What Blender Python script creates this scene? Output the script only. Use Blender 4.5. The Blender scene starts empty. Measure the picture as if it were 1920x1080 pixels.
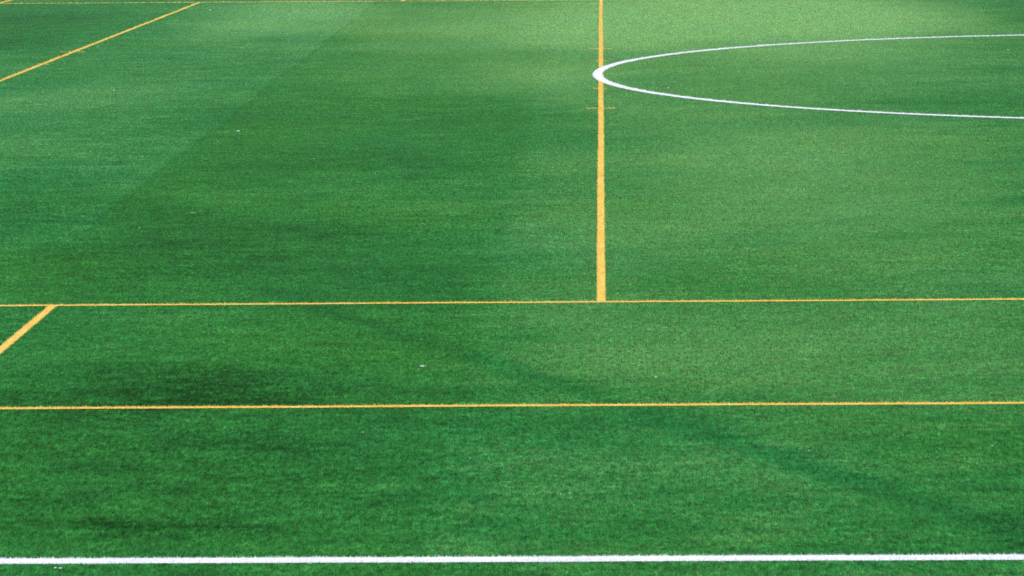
import bpy, math, random
import numpy as np
from mathutils import Matrix, Vector

sc = bpy.context.scene
COL = sc.collection
R = math.radians

# ------------------------------------------------------------------ camera
F_PX, TH, PSI, RHO, H = 5921.1, 0.13909, -0.02932, -0.01051, 3.491
f = Vector((math.sin(PSI)*math.cos(TH), math.cos(PSI)*math.cos(TH), -math.sin(TH)))
r = Vector((math.cos(PSI), -math.sin(PSI), 0)); u = r.cross(f)
r2 = math.cos(RHO)*r + math.sin(RHO)*u
u2 = -math.sin(RHO)*r + math.cos(RHO)*u
cd = bpy.data.cameras.new('camera')
cam = bpy.data.objects.new('camera', cd); COL.objects.link(cam)
sc.cycles.pixel_filter_width = 1.1
cam.matrix_world = Matrix(((r2.x, u2.x, -f.x, 0), (r2.y, u2.y, -f.y, 0), (r2.z, u2.z, -f.z, H), (0, 0, 0, 1)))
cd.sensor_width = 36.0; cd.lens = 36.0*F_PX/1920.0
cd.clip_start = 0.1; cd.clip_end = 6000
sc.camera = cam

# ------------------------------------------------------------------ world, sun, exposure
SUN_EL, SUN_AZ = R(52), R(25)            # azimuth measured from +Y (the view) towards +X
w = bpy.data.worlds.new('World'); sc.world = w; w.use_nodes = True
nt = w.node_tree; nt.nodes.clear()
sky = nt.nodes.new('ShaderNodeTexSky'); sky.sky_type = 'NISHITA'; sky.sun_disc = False
sky.sun_elevation = SUN_EL; sky.sun_rotation = SUN_AZ
sky.air_density = 1.0; sky.dust_density = 3.0; sky.ozone_density = 1.0
bg = nt.nodes.new('ShaderNodeBackground'); bg.inputs['Strength'].default_value = 0.15
wo = nt.nodes.new('ShaderNodeOutputWorld')
nt.links.new(sky.outputs[0], bg.inputs[0]); nt.links.new(bg.outputs[0], wo.inputs[0])
sd = bpy.data.lights.new('sun', 'SUN'); sd.energy = 3.0; sd.angle = R(12); sd.color = (1, .95, .86)
so = bpy.data.objects.new('sun', sd); COL.objects.link(so)
sv = Vector((math.sin(SUN_AZ)*math.cos(SUN_EL), math.cos(SUN_AZ)*math.cos(SUN_EL), math.sin(SUN_EL)))
so.rotation_euler = sv.to_track_quat('Z', 'Y').to_euler(); so.location = sv*100
vs = sc.view_settings
vs.view_transform = 'Standard'; vs.look = 'None'; vs.gamma = 1; vs.use_curve_mapping = False
vs.exposure = EXPO = 0.95

# ------------------------------------------------------------------ node helpers
class NT:
    def __init__(s, name):
        s.m = bpy.data.materials.new(name); s.m.use_nodes = True
        s.t = s.m.node_tree; s.t.nodes.clear()
        s.out = s.n('ShaderNodeOutputMaterial')
    def n(s, typ, **kw):
        n = s.t.nodes.new(typ)
        for k, v in kw.items(): setattr(n, k, v)
        return n
    def put(s, sock, v):
        if hasattr(v, 'is_output') or isinstance(v, bpy.types.NodeSocket): s.t.links.new(v, sock)
        else: sock.default_value = v
    def math(s, op, a, b=0.0, c=None, clamp=False):
        n = s.n('ShaderNodeMath', operation=op, use_clamp=clamp)
        s.put(n.inputs[0], a); s.put(n.inputs[1], b)
        if c is not None: s.put(n.inputs[2], c)
        return n.outputs[0]
    def vmath(s, op, a, b=None, c=None):
        n = s.n('ShaderNodeVectorMath', operation=op)
        s.put(n.inputs[0], a)
        if b is not None: s.put(n.inputs[1], b)
        if c is not None: s.put(n.inputs[2], c)
        return n.outputs['Value'] if op in ('LENGTH', 'DOT_PRODUCT') else n.outputs[0]
    def mr(s, v, a, b, c, d, smooth=True):
        n = s.n('ShaderNodeMapRange', interpolation_type='SMOOTHSTEP' if smooth else 'LINEAR')
        s.put(n.inputs['Value'], v)
        for k, x in zip(('From Min', 'From Max', 'To Min', 'To Max'), (a, b, c, d)): s.put(n.inputs[k], x)
        return n.outputs[0]
    def noise(s, vec, scale, detail=3, rough=.55):
        n = s.n('ShaderNodeTexNoise', noise_dimensions='3D')
        s.put(n.inputs['Vector'], vec); n.inputs['Scale'].default_value = scale
        n.inputs['Detail'].default_value = detail; n.inputs['Roughness'].default_value = rough
        return n.outputs[0]
    def mix(s, fac, a, b, mode='MIX'):
        n = s.n('ShaderNodeMix', data_type='RGBA', blend_type=mode)
        s.put(n.inputs[0], fac)
        s.put(n.inputs[6], a if not isinstance(a, tuple) else (*a, 1)); s.put(n.inputs[7], b if not isinstance(b, tuple) else (*b, 1))
        return n.outputs[2]

# worn / matted places of the pile, plus far veiling glow painted as pale spots: x, y, radius x, radius y, amount (+ darker, - paler)
PATCHES = [
    (-12.3, 64, 2.6, 9.0, .34), (-11.2, 57, 2.0, 3.0, .15), (-5.6, 30.5, 1.5, 1.2, .22), (-4.6, 26.5, 1.2, 1.6, .10),
    (-3.3, 42.3, 2.2, 2.6, .20), (-1.6, 42.0, 1.4, 1.8, .12), (-2.6, 35.2, 1.8, 1.8, .14), (-2.2, 29.3, 1.1, 1.8, .08),
    (-3.4, 27.6, 1.3, 1.8, .26), (-3.8, 30.0, .9, 1.2, .16), (-1.8, 25.3, 1.2, 1.3, .10),
    (-3.0, 20.05, 1.1, .9, .34), (-2.0, 20.2, 1.0, .8, .24), (-2.9, 18.5, 1.0, .6, .20), (-2.0, 18.4, .6, .4, .12),
    (-2.15, 15.95, .65, .18, .40), (-2.8, 16.0, .4, .22, .30), (-2.3, 17.0, 1.3, 1.2, .12), (-1.3, 16.8, .5, .7, .10),
    (5.2, 42.5, 1.2, 2.2, .16), (4.6, 30.5, .7, 2.2, .24), (3.1, 27.0, 1.2, 1.8, .08), (9.4, 60, 1.2, 11, .34),
    (2.2, 16.0, .35, .5, .24), (2.4, 19.0, .5, .7, .08),
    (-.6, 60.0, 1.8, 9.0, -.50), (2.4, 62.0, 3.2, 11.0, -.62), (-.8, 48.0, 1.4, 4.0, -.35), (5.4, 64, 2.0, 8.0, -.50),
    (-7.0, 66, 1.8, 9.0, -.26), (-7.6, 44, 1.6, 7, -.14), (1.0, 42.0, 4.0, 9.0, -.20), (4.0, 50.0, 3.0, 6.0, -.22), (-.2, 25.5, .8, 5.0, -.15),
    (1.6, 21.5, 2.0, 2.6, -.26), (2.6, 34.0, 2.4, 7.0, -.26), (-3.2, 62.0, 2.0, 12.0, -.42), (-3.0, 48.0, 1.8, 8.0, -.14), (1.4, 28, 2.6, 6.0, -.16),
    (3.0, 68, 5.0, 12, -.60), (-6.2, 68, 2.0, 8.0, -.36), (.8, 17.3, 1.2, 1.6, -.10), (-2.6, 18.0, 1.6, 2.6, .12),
]

def turf_colour(N, P, fine=True):
    """pile colour from world position: a tone 0 (dark, matted) .. 1 (pale: brushed up, plus the painted far glow) and a hue shift"""
    big = N.noise(P, .22, 4, .6)
    Pb = N.vmath('MULTIPLY', P, (0.55, 1.0, 1.0))
    mid = N.noise(Pb, 1.6, 4, .62)
    small = N.noise(P, 14.0, 3, .6)
    streak = N.noise(N.vmath('MULTIPLY', P, (0.45, 1.0, 1.0)), 3.6, 4, .65)
    tone = N.math('MULTIPLY_ADD', N.math('SUBTRACT', big, .5), .45, .50)
    tone = N.math('MULTIPLY_ADD', N.math('SUBTRACT', streak, .5), .30, tone)
    tone = N.math('MULTIPLY_ADD', N.math('SUBTRACT', mid, .5), .42, tone)
    tone = N.math('MULTIPLY_ADD', N.math('SUBTRACT', small, .5), .55, tone)
    # wobble the outline of the worn places and glow spots
    nz = N.n('ShaderNodeTexNoise'); N.put(nz.inputs['Vector'], P); nz.inputs['Scale'].default_value = .9; nz.inputs['Detail'].default_value = 3
    wob = N.vmath('MULTIPLY_ADD', N.vmath('SUBTRACT', nz.outputs[1], (.5, .5, .5)), (1.5, 2.4, 0), P)
    acc = None
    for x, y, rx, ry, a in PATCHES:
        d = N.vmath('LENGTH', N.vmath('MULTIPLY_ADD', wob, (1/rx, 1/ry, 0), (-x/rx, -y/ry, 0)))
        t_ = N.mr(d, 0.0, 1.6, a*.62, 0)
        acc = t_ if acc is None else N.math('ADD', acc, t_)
    cl = N.noise(N.vmath('MULTIPLY', P, (.75, 1.0, 1.0)), 5.0, 8, .84)           # tufts clotting together, at every size
    c2 = N.noise(N.vmath('MULTIPLY', P, (1.0, .30, 1.0)), 34.0, 5, .80)
    brk = N.math('MULTIPLY_ADD', N.math('ADD', N.math('SUBTRACT', .5, streak), N.math('SUBTRACT', .5, mid)), 1.1, 1.0)
    brk = N.math('MULTIPLY_ADD', N.math('ADD', N.math('SUBTRACT', .5, cl), N.math('SUBTRACT', .5, c2)), 3.2, brk)
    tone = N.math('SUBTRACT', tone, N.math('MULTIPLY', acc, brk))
    sx = N.n('ShaderNodeSeparateXYZ'); N.put(sx.inputs[0], P)
    X, Y = sx.outputs[0], sx.outputs[1]
    # rolls of carpet laid with the pile brushed differently, seams along Y
    wx = N.math('ADD', X, N.math('MULTIPLY', N.math('SUBTRACT', N.noise(P, .5, 2), .5), .25))
    s1 = N.math('ADD', wx, N.math('MULTIPLY_ADD', Y, .0072, 4.60))          # seam at x = -4.6 - .0072 y
    left = N.mr(s1, -.05, .06, 1, 0)
    farl = N.mr(Y, 24, 32, 0, 1)
    left = N.math('MULTIPLY', left, farl)
    mid_ = N.math('MULTIPLY', N.mr(wx, -1.12, -.80, 1, 0), N.math('SUBTRACT', 1, left))
    tone = N.math('MULTIPLY_ADD', left, .035, tone)
    tone = N.math('MULTIPLY_ADD', mid_, -.05, tone)
    joint = N.math('MULTIPLY', N.mr(N.math('ABSOLUTE', s1), .0, .055, 1, 0), farl)
    joint2 = N.mr(N.math('ABSOLUTE', N.math('ADD', wx, .96)), .0, .035, 1, 0)
    tone = N.math('MULTIPLY_ADD', N.math('ADD', joint, N.math('MULTIPLY', joint2, .35)), -.09, tone)
    # damp track crossing the near half
    dl = N.math('ABSOLUTE', N.vmath('DOT_PRODUCT', N.vmath('MULTIPLY_ADD', N.vmath('SUBTRACT', nz.outputs[1], (.5, .5, .5)), (.28, .28, 0), N.vmath('ADD', P, (.11, -19.95, 0))), (.8847, .4663, 0)))
    track = N.math('MULTIPLY', N.mr(dl, .02, .24, 1, 0), N.math('MULTIPLY', N.mr(Y, 14.6, 15.8, 0, 1), N.mr(Y, 24, 26.5, 1, 0)))
    tone = N.math('MULTIPLY_ADD', track, -.125, tone)
    hue = N.math('MULTIPLY_ADD', N.math('SUBTRACT', N.noise(P, .31, 3), .5), 1.2, .46)
    hue = N.math('MULTIPLY_ADD', track, -.18, hue)
    hue = N.math('MULTIPLY_ADD', left, -.22, hue)
    hue = N.math('MULTIPLY_ADD', mid_, .14, hue, clamp=True)
    tone = N.mr(tone, 0, 1, 0, 1, smooth=False)
    dark = N.mix(hue, (.003, .088, .020), (.007, .092, .006))
    midc = N.mix(hue, (.027, .236, .059), (.047, .245, .037))
    pale = N.mix(hue, (.185, .455, .160), (.275, .490, .130))  # pale stop also carries the far veiling glow, put into the pile colour
    c = N.mix(N.mr(tone, 0, .5, 0, 1, smooth=False), dark, midc)
    c = N.mix(N.mr(tone, .5, 1, 0, 1, smooth=False), c, pale)
    k = N.mr(cl, .30, .70, .52, 1.42, smooth=False)
    k = N.math('MULTIPLY', k, N.mr(c2, .30, .70, 0.28, 1.64, smooth=False))
    cs = N.n('ShaderNodeVectorMath', operation='SCALE'); N.put(cs.inputs[0], c); N.put(cs.inputs['Scale'], k)
    return tone, cs.outputs[0]

# ------------------------------------------------------------------ materials
def pile_material():
    N = NT('turf_pile')
    g = N.n('ShaderNodeNewGeometry'); P = g.outputs['Position']
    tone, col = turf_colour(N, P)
    at = N.n('ShaderNodeAttribute', attribute_name='shade')
    sh = at.outputs['Fac']
    hs = N.n('ShaderNodeVectorMath', operation='SCALE'); N.put(hs.inputs[0], col); N.put(hs.inputs['Scale'], sh)
    col = hs.outputs[0]
    finish_pile(N, col, .35, .7, .06)
    return N.m

def finish_pile(N, col, trans, rough=.7, spec=.1):
    b = N.n('ShaderNodeBsdfDiffuse'); N.put(b.inputs['Color'], col)
    b.inputs['Roughness'].default_value = rough
    tr = N.n('ShaderNodeBsdfTranslucent'); N.put(tr.inputs[0], col)
    mx = N.n('ShaderNodeMixShader'); mx.inputs[0].default_value = trans
    N.t.links.new(b.outputs[0], mx.inputs[1]); N.t.links.new(tr.outputs[0], mx.inputs[2])
    N.t.links.new(mx.outputs[0], N.out.inputs[0])

def ground_material():
    N = NT('turf_ground')
    g = N.n('ShaderNodeNewGeometry'); P = g.outputs['Position']
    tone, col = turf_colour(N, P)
    gr = N.noise(P, 190.0, 2, .7)
    gr2 = N.noise(P, 45.0, 2, .6)
    k = N.math('MULTIPLY_ADD', gr, .9, N.math('MULTIPLY', gr2, .5))
    hs = N.n('ShaderNodeVectorMath', operation='SCALE'); N.put(hs.inputs[0], col); N.put(hs.inputs['Scale'], N.math('MULTIPLY', k, 1.0))
    # crumb rubber showing where the pile is matted
    crumb = N.math('MULTIPLY', N.mr(tone, .05, .35, 1, 0), N.mr(N.noise(P, 30, 3, .7), .45, .6, 0, 1))
    col = N.mix(N.math('MULTIPLY', crumb, .5), hs.outputs[0], (.022, .020, .012))
    b = N.n('ShaderNodeBsdfDiffuse'); N.put(b.inputs['Color'], col); b.inputs['Roughness'].default_value = .8
    bp = N.n('ShaderNodeBump'); bp.inputs['Strength'].default_value = .6; bp.inputs['Distance'].default_value = .006
    N.put(bp.inputs['Height'], gr); N.t.links.new(bp.outputs[0], b.inputs['Normal'])
    N.t.links.new(b.outputs[0], N.out.inputs[0])
    return N.m

def line_material(name, col, col2):
    N = NT(name)
    g = N.n('ShaderNodeNewGeometry'); P = g.outputs['Position']
    c = N.mix(N.mr(N.noise(P, 2.3, 4, .65), .35, .7, 0, 1), col, col2)
    dirt = N.mr(N.noise(P, 60, 3, .7), .5, .8, 0, .18)
    c = N.mix(dirt, c, (.10, .16, .07))
    at = N.n('ShaderNodeAttribute', attribute_name='shade')
    hs = N.n('ShaderNodeVectorMath', operation='SCALE'); N.put(hs.inputs[0], c); N.put(hs.inputs['Scale'], at.outputs['Fac'])
    finish_pile(N, hs.outputs[0], .25, .6, .1)
    return N.m

def plain(name, a, b_, scale=120, rough=.7, trans=0.0):
    N = NT(name)
    tc = N.n('ShaderNodeTexCoord')
    c = N.mix(N.noise(tc.outputs['Object'], scale, 3), a, b_)
    finish_pile(N, c, trans, rough, .2)
    return N.m

M_PILE = pile_material(); M_GROUND = ground_material()
M_WHITE = line_material('white_pile', (.86, .85, .88), (.80, .80, .84))
M_YELLOW = line_material('yellow_pile', (.84, .57, .115), (.88, .65, .20))

# ------------------------------------------------------------------ ground sheet
def link_mesh(name, me, mat, parent=None):
    o = bpy.data.objects.new(name, me); COL.objects.link(o); me.materials.append(mat)
    if parent: o.parent = parent
    return o
me = bpy.data.meshes.new('ground')
xs = [-3000, -200, -40, 40, 200, 3000]; ys = [-3000, -60, 0, 45, 90, 300, 3000]
me.from_pydata([(x, y, 0) for y in ys for x in xs], [],
               [(j*6+i, j*6+i+1, (j+1)*6+i+1, (j+1)*6+i) for j in range(6) for i in range(5)])
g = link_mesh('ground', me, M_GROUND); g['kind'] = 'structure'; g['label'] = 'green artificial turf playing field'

# ------------------------------------------------------------------ line geometry (metres on the field)
YW, WW = .070, .120
CX, CY, CR = 9.02, 48.43, 9.095
YN, YF, YQ, YT = 24.10, 72.45, 19.565, 15.245
def band_y(y, x0, x1, wd): return ('y', y, x0, x1, wd)
def band_x(x, y0, y1, wd): return ('x', x, y0, y1, wd)
C4 = 'yellow lines inlaid across the turf'
TK = 'small yellow tick marks crossing the long yellow lines'
LINES = [
 ('sideline', band_y(YT, -34, 60, WW), 'w', 'thick white line along the bottom edge of the turf, nearest the viewer', 'pitch line', None),
 ('pitch_circle', ('c', CX, CY, CR, .146), 'w', 'white circle line curving over the long yellow line on the green turf', 'circle line', None),
 ('pitch_line', band_y(YQ, -30, 30, YW), 'y', 'thin yellow line just above the white sideline, touching no upright yellow line', 'pitch line', C4),
 ('pitch_line', band_y(YN, -30, 30, YW), 'y', 'thin yellow line across mid picture, where the long upright yellow line ends', 'pitch line', C4),
 ('pitch_line', band_y(72.0, -13.95, 30, YW), 'y', 'faint thin yellow line along the very top edge of the turf', 'pitch line', C4),
 ('pitch_line', band_x(-.022, YN+YW/2, 71.97, YW), 'y', 'long upright yellow line running under the left end of the white circle', 'pitch line', C4),
 ('pitch_line', band_x(-9.236, YN+YW/2, 72.52, YW), 'y', 'slanting yellow line in the upper left with a tick mark across it', 'pitch line', C4),
 ('pitch_line', band_x(-4.26, YQ+YW/2, YN-YW/2, YW), 'y', 'short slanting yellow line at the left edge between the two crossing yellow lines', 'pitch line', C4),
 ('pitch_line', band_x(-4.56, 72.31, 77.0, YW), 'y', 'stub of yellow line beyond the top crossing line, left of the long upright line', 'pitch line', C4),
 ('pitch_line', band_x(-13.95, 72.84, 77.0, YW), 'y', 'bit of slanting yellow line in the far top left corner', 'pitch line', C4),
 ('tick_mark', band_y(54.60, -.225, .185, .045), 'y', 'longer tick across the upright yellow line, above the white circle', 'tick mark', TK),
 ('tick_mark', band_y(51.52, -.120, .075, .045), 'y', 'tiny tick on the upright yellow line just above the white circle', 'tick mark', TK),
 ('tick_mark', band_y(45.64, -.130, .065, .045), 'y', 'tiny tick on the upright yellow line just below the white circle', 'tick mark', TK),
 ('tick_mark', band_y(42.15, -.220, .175, .045), 'y', 'longer tick across the upright yellow line, below the white circle', 'tick mark', TK),
 ('tick_mark', band_y(54.98, -9.48, -9.04, .045), 'y', 'longer pale tick across the slanting yellow line in the upper left', 'tick mark', TK),
 ('tick_mark', band_y(51.86, -9.33, -9.12, .045), 'y', 'tiny tick on the slanting yellow line, below its longer tick', 'tick mark', TK),
]
def wob(t, seed, amp):
    lay = -.06*t if seed == 4 else 0.0            # the far cross line was laid a little out of square
    return lay + amp*(np.sin(t*1.3+seed)+.6*np.sin(t*3.1+seed*2.1)+.4*np.sin(t*7.7+seed*3.3))/2
def inside(spec, X, Y, seed):
    k = spec[0]
    if k == 'y': return (np.abs(Y-spec[1]-wob(X, seed, .006)) < spec[4]/2) & (X > spec[2]) & (X < spec[3])
    if k == 'x': return (np.abs(X-spec[1]-wob(Y*.3, seed, .003)) < spec[4]/2) & (Y > spec[2]) & (Y < spec[3])
    d = np.hypot(X-spec[1], Y-spec[2]); return np.abs(d-spec[3]) < spec[4]/2

rng = np.random.default_rng(7)
D0, D1 = 13.2, 82.0
BH = .012
def xl(D): return -.200*D-.9
def xr(D): return .140*D+.9
FP = F_PX/1920*1024

def blade_arrays(X, Y, wid, hgt, lean):
    """tapered blades as two-triangle strips would double the cost: one leaning triangle each"""
    n = len(X)
    a = rng.uniform(0, np.pi, n); ca, sa = np.cos(a)*wid/2, np.sin(a)*wid/2*.7
    # keep blades roughly broadside
    ca = np.where(np.abs(ca) < wid*.22, wid*.4, ca)
    la = rng.uniform(0, 2*np.pi, n); l = hgt*lean*rng.uniform(.1, 1.0, n)
    V = np.empty((n, 3, 3), np.float32)
    V[:, 0, 0] = X-ca; V[:, 0, 1] = Y-sa; V[:, 0, 2] = -.001
    V[:, 1, 0] = X+ca; V[:, 1, 1] = Y+sa; V[:, 1, 2] = -.001
    V[:, 2, 0] = X+l*np.cos(la); V[:, 2, 1] = Y+l*np.sin(la); V[:, 2, 2] = hgt
    return V
def tri_mesh(name, V, shade, extra=None):
    """V: (n,3,3) triangles; extra: (verts, quads, shade) joined into the same mesh"""
    n = len(V); me = bpy.data.meshes.new(name)
    ev, eq = (extra if extra else (np.zeros((0, 3), np.float32), np.zeros((0, 4), np.int32)))
    co = np.concatenate([V.reshape(-1, 3), ev]).astype(np.float32)
    li = np.concatenate([np.arange(3*n, dtype=np.int32), (eq+3*n).astype(np.int32).ravel()])
    st = np.concatenate([np.arange(n, dtype=np.int32)*3, 3*n+np.arange(len(eq), dtype=np.int32)*4])
    me.vertices.add(len(co)); me.vertices.foreach_set('co', co.ravel())
    me.loops.add(len(li)); me.loops.foreach_set('vertex_index', li)
    me.polygons.add(len(st)); me.polygons.foreach_set('loop_start', st)
    at = me.attributes.new('shade', 'FLOAT', 'FACE')
    at.data.foreach_set('value', np.concatenate([shade, np.full(len(eq), .92)]).astype(np.float32))
    me.update(calc_edges=True)
    return me

# ------------------------------------------------------------------ the grass pile
def scatter(tau):
    k = tau*H/(1/FP*.95*BH*.5)
    # n(D) = k / D^2 ; sample D with weight n(D)*width(D)
    g = np.linspace(D0, D1, 4000); wgt = k/g**2*(xr(g)-xl(g))
    cdf = np.concatenate([[0], np.cumsum((wgt[1:]+wgt[:-1])/2*np.diff(g))]); N = int(cdf[-1])
    D = np.interp(rng.uniform(0, cdf[-1], N), cdf, g)
    X = rng.uniform(0, 1, N)*(xr(D)-xl(D))+xl(D)
    return X, D
X, Y = scatter(1.3)
mask = np.zeros(len(X), bool)
for i, L in enumerate(LINES): mask |= inside(L[1], X, Y, i)
X, Y = X[~mask], Y[~mask]
n = len(X)
wid = Y/FP*.62*rng.uniform(.6, 1.5, n)
hgt = BH*rng.uniform(.55, 1.25, n)
shade = np.clip(rng.normal(1.0, .48, n), .15, 2.6)
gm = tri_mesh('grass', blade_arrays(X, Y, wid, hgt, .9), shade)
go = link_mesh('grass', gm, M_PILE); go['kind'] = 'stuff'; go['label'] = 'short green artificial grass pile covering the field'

# ------------------------------------------------------------------ painted / inlaid lines with their own pile
def strip(spec, seed):
    k = spec[0]; z = .004; hw = spec[4]/2-(.005 if spec[4] > .05 else .002)
    if k == 'c':
        n = 720; a = np.linspace(0, 2*np.pi, n, endpoint=False); v = []
        for rr in (spec[3]-hw, spec[3]+hw): v.append(np.stack([spec[1]+rr*np.cos(a), spec[2]+rr*np.sin(a), np.full(n, z+.004)], 1))
        i = np.arange(n); j = (i+1) % n
        return np.concatenate(v), np.stack([i, i+n, j+n, j], 1)
    n = max(2, int((spec[3]-spec[2])/.25)+1); t = np.linspace(spec[2], spec[3], n); zz = np.full(n, z if spec[4] > .05 else z+.002)
    if k == 'y':
        y = spec[1]+wob(t, seed, .006); a = np.stack([t, y-hw, zz], 1); b = np.stack([t, y+hw, zz], 1)
    else:
        x = spec[1]+wob(t*.3, seed, .003); a = np.stack([x+hw, t, zz+.001], 1); b = np.stack([x-hw, t, zz+.001], 1)
    i = np.arange(n-1)
    return np.concatenate([a, b]), np.stack([i, i+1, i+1+n, i+n], 1)
def line_blades(spec, seed, tau):
    k = spec[0]; hw = spec[4]/2+.002
    base = tau*H/(1/FP*.95*BH*.5)
    def dens(D): return base/D**2
    if k == 'y':
        x0, x1 = max(spec[2], xl(spec[1])), min(spec[3], xr(spec[1])); n = int(dens(spec[1])*(x1-x0)*2*hw)
        X = rng.uniform(x0, x1, n); Y = spec[1]+wob(X, seed, .006)+rng.uniform(-hw, hw, n)
    elif k == 'x':
        g = np.linspace(spec[2], min(spec[3], D1), 1000); wgt = dens(g)*2*hw
        cdf = np.concatenate([[0], np.cumsum((wgt[1:]+wgt[:-1])/2*np.diff(g))]); n = int(cdf[-1])
        Y = np.interp(rng.uniform(0, cdf[-1], n), cdf, g); X = spec[1]+wob(Y*.3, seed, .003)+rng.uniform(-hw, hw, n)
    else:
        n = int(dens(38)*2*np.pi*spec[3]*2*hw)
        a = rng.uniform(0, 2*np.pi, n); rr = spec[3]+rng.uniform(-hw, hw, n)
        X, Y = spec[1]+rr*np.cos(a), spec[2]+rr*np.sin(a)
        keep = (X > xl(Y)) & (X < xr(Y)) & (rng.uniform(0, 1, n) < dens(Y)/dens(38)); X, Y = X[keep], Y[keep]
    n = len(X)
    V = blade_arrays(X, Y, Y/FP*.95*rng.uniform(.7, 1.3, n), BH*rng.uniform(.5, 1.55, n)*np.clip(1+(Y-25)/40, 1, 1.7), .8)
    return V, X, Y, np.clip(rng.normal(.97, .11, n), .55, 1.15)
first = {}
for i, (name, spec, c, label, cat, grp) in enumerate(LINES):
    V, X, Y, shd = line_blades(spec, i, 2.0)
    if c == 'y':                                             # the white circle was laid over the yellow lines
        over = inside(LINES[1][1], X, Y, 1); V, shd = V[~over], shd[~over]
    me = tri_mesh(name, V, shd, strip(spec, i))
    o = link_mesh(name, me, M_WHITE if c == 'w' else M_YELLOW)
    o['label'] = label; o['category'] = cat
    if grp: o['group'] = grp

# ------------------------------------------------------------------ litter
M_PAPER = plain('paper', (.80, .82, .80), (.70, .74, .70), 90)
M_STRAW = plain('dry_leaf', (.62, .60, .36), (.50, .46, .24), 90)
def scrap(x, y, size, seed, label, flat=.55, mat=None, name='paper_scrap', cat='litter', stretch=1.0, rz=0.0):
    import bmesh
    bm = bmesh.new(); bmesh.ops.create_icosphere(bm, subdivisions=3, radius=size/2)
    rnd = random.Random(seed); ks = [(Vector((rnd.uniform(-1, 1), rnd.uniform(-1, 1), rnd.uniform(-1, 1))).normalized(), rnd.uniform(.1, .35), rnd.uniform(2, 5)) for _ in range(9)]
    for v in bm.verts:
        d = v.co.normalized(); s = 1.0
        for k, a, q in ks: s -= a*abs(math.sin(q*d.dot(k)))*.5           # creases
        v.co = d*size/2*max(.35, s+.35)
        v.co.x *= stretch; v.co.z *= flat
    me = bpy.data.meshes.new(name); bm.to_mesh(me); bm.free()
    o = link_mesh(name, me, mat or M_PAPER); o.location = (x, y, BH*.75+size*flat*.38); o.rotation_euler = (0, 0, rz)
    o['label'] = label; o['category'] = cat; o['group'] = 'scraps of litter on the turf'
    return o
def leaf(x, y, ln, wd, rz, label, mat, name='dry_leaf', cat='leaf', curl=.25):
    """a long curled leaf with thickness: a bent lens-shaped blade with a midrib fold"""
    n = 12; vs_, fs = [], []
    for i in range(n+1):
        t = i/n; hw = wd/2*math.sin(math.pi*(.06+.9*t))**.7; xx = (t-.5)*ln; zz = curl*ln*(t-.4)**2
        for k, (sy, dz) in enumerate(((-1, .18), (0, 0), (1, .18))): vs_.append((xx, sy*hw, zz+dz*hw))
        for k, (sy, dz) in enumerate(((-1, .18), (0, 0), (1, .18))): vs_.append((xx, sy*hw, zz+dz*hw-.0012))
    for i in range(n):
        a, b = i*6, (i+1)*6
        fs += [(a, b, b+1, a+1), (a+1, b+1, b+2, a+2), (a+4, b+4, b+3, a+3), (a+5, b+5, b+4, a+4), (a+3, b+3, b, a), (a+2, b+2, b+5, a+5)]
    fs += [(0, 1, 4, 3), (1, 2, 5, 4), (n*6+3, n*6+4, n*6+1, n*6), (n*6+4, n*6+5, n*6+2, n*6+1)]
    me = bpy.data.meshes.new(name); me.from_pydata(vs_, [], fs); me.update()
    o = link_mesh(name, me, mat); o.location = (x, y, BH+.003); o.rotation_euler = (0, 0, rz)
    o['label'] = label; o['category'] = cat
    return o
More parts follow.
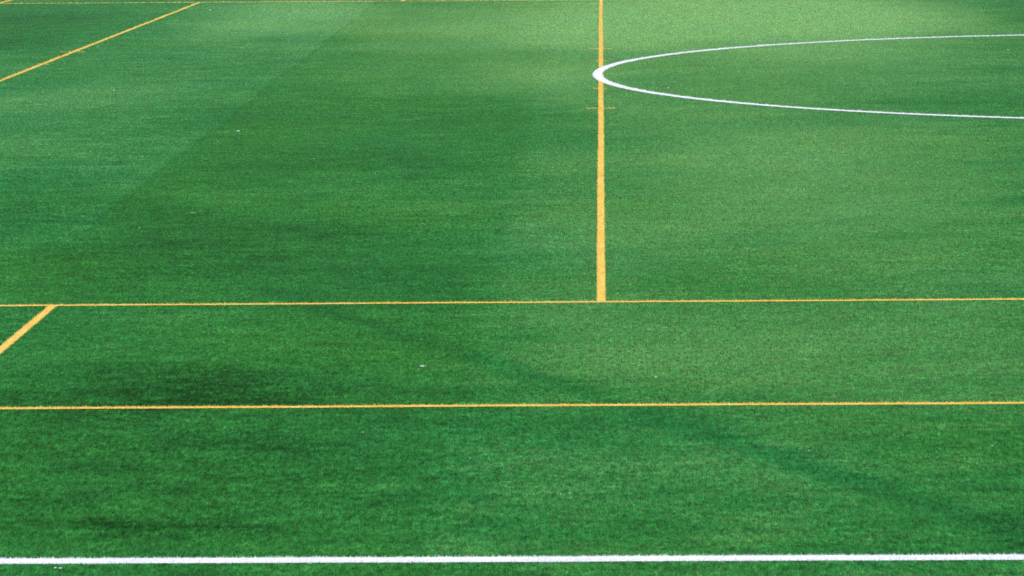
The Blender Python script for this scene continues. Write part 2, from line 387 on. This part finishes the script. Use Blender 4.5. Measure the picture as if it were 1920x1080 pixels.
SC = [
 (-8.54, 68.85, .040, 'white scrap near the top edge, right of where the slanting yellow line ends', {}),
 (-9.01, 56.31, .036, 'white scrap just right of the slanting yellow line, above its tick', {}),
 (-7.14, 45.94, .022, 'tiny pale speck alone on the pale turf at upper left', {}),
 (-5.40, 43.97, .018, 'tiny pale speck beside the seam in the upper left turf', {}),
 (.95, 45.52, .026, 'white scrap inside the white circle, close above its lower curve', {}),
 (1.27, 45.20, .020, 'dim pale speck inside the white circle, right of a brighter scrap', {}),
 (6.81, 53.26, .036, 'white scrap inside the white circle near the right edge of the picture', {}),
 (-4.53, 39.05, .030, 'flat white scrap on darker turf left of centre, right of the seam', dict(stretch=1.6)),
 (-4.31, 29.04, .017, 'small white scrap a little below and left of the pale curled leaf', {}),
 (-3.27, 35.52, .013, 'tiny pale speck on the turf at centre left, farther of a nearby pair', {}),
 (-3.29, 33.06, .011, 'tiny yellowish speck on the dark turf at centre left, nearer of a pair', dict(mat='s')),
 (-.55, 34.30, .014, 'tiny white speck left of the long upright yellow line, halfway down it', {}),
 (-.47, 27.77, .013, 'tiny white speck left of the long upright yellow line, near its lower end', {}),
 (-1.23, 21.04, .021, 'flat white scrap between the two thin yellow lines, left of centre', dict(stretch=1.7, rz=-.3)),
 (.34, 20.57, .016, 'round white scrap between the two thin yellow lines, right of the upright line', {}),
 (.95, 20.49, .008, 'very faint speck between the two thin yellow lines, right of a brighter scrap', {}),
 (2.25, 18.11, .012, 'small white speck near the right edge below the nearer thin yellow line', {}),
 (1.18, 17.99, .010, 'small pale speck right of the dark diagonal track, below the nearer yellow line', {}),
 (-1.45, 18.64, .012, 'small pale speck just below the nearer thin yellow line, left of centre', {}),
 (-.24, 16.79, .011, 'pale speck in the near turf above the white line, left of a twin', {}),
 (-.19, 16.83, .009, 'dimmer pale speck in the near turf above the white line, right of a twin', {}),
 (-2.695, 15.06, .016, 'white scrap below the white line at the lower left, left one of two', dict(stretch=1.5)),
 (-2.668, 15.05, .017, 'white scrap below the white line at the lower left, right one of two', dict(stretch=1.3, rz=.4)),
]
for i, (x, y, s, lab, kw) in enumerate(SC):
    kw = dict(kw)
    if kw.get('mat') == 's': kw['mat'] = M_STRAW
    scrap(x, y, s*1.15, i+3, lab, **kw)
leaf(-3.96, 30.21, .062, .020, .05, 'pale yellowish curled leaf lying on the turf at the left', M_STRAW)

# ------------------------------------------------------------------ thin haze over the far half
import bmesh
bm = bmesh.new(); bmesh.ops.create_cube(bm, size=2)
for v in bm.verts: v.co = Vector((v.co.x*60, 40+v.co.y*60, 1.75+v.co.z*2.75))
me = bpy.data.meshes.new('haze'); bm.to_mesh(me); bm.free()
N = NT('haze_air'); pv = N.n('ShaderNodeVolumePrincipled')
pv.inputs['Color'].default_value = (.97, .98, .88, 1); pv.inputs['Density'].default_value = .0004; pv.inputs['Anisotropy'].default_value = .35
N.t.links.new(pv.outputs[0], N.out.inputs['Volume'])
hz = link_mesh('haze', me, N.m); hz['kind'] = 'stuff'; hz['label'] = 'thin pale haze hanging over the field'
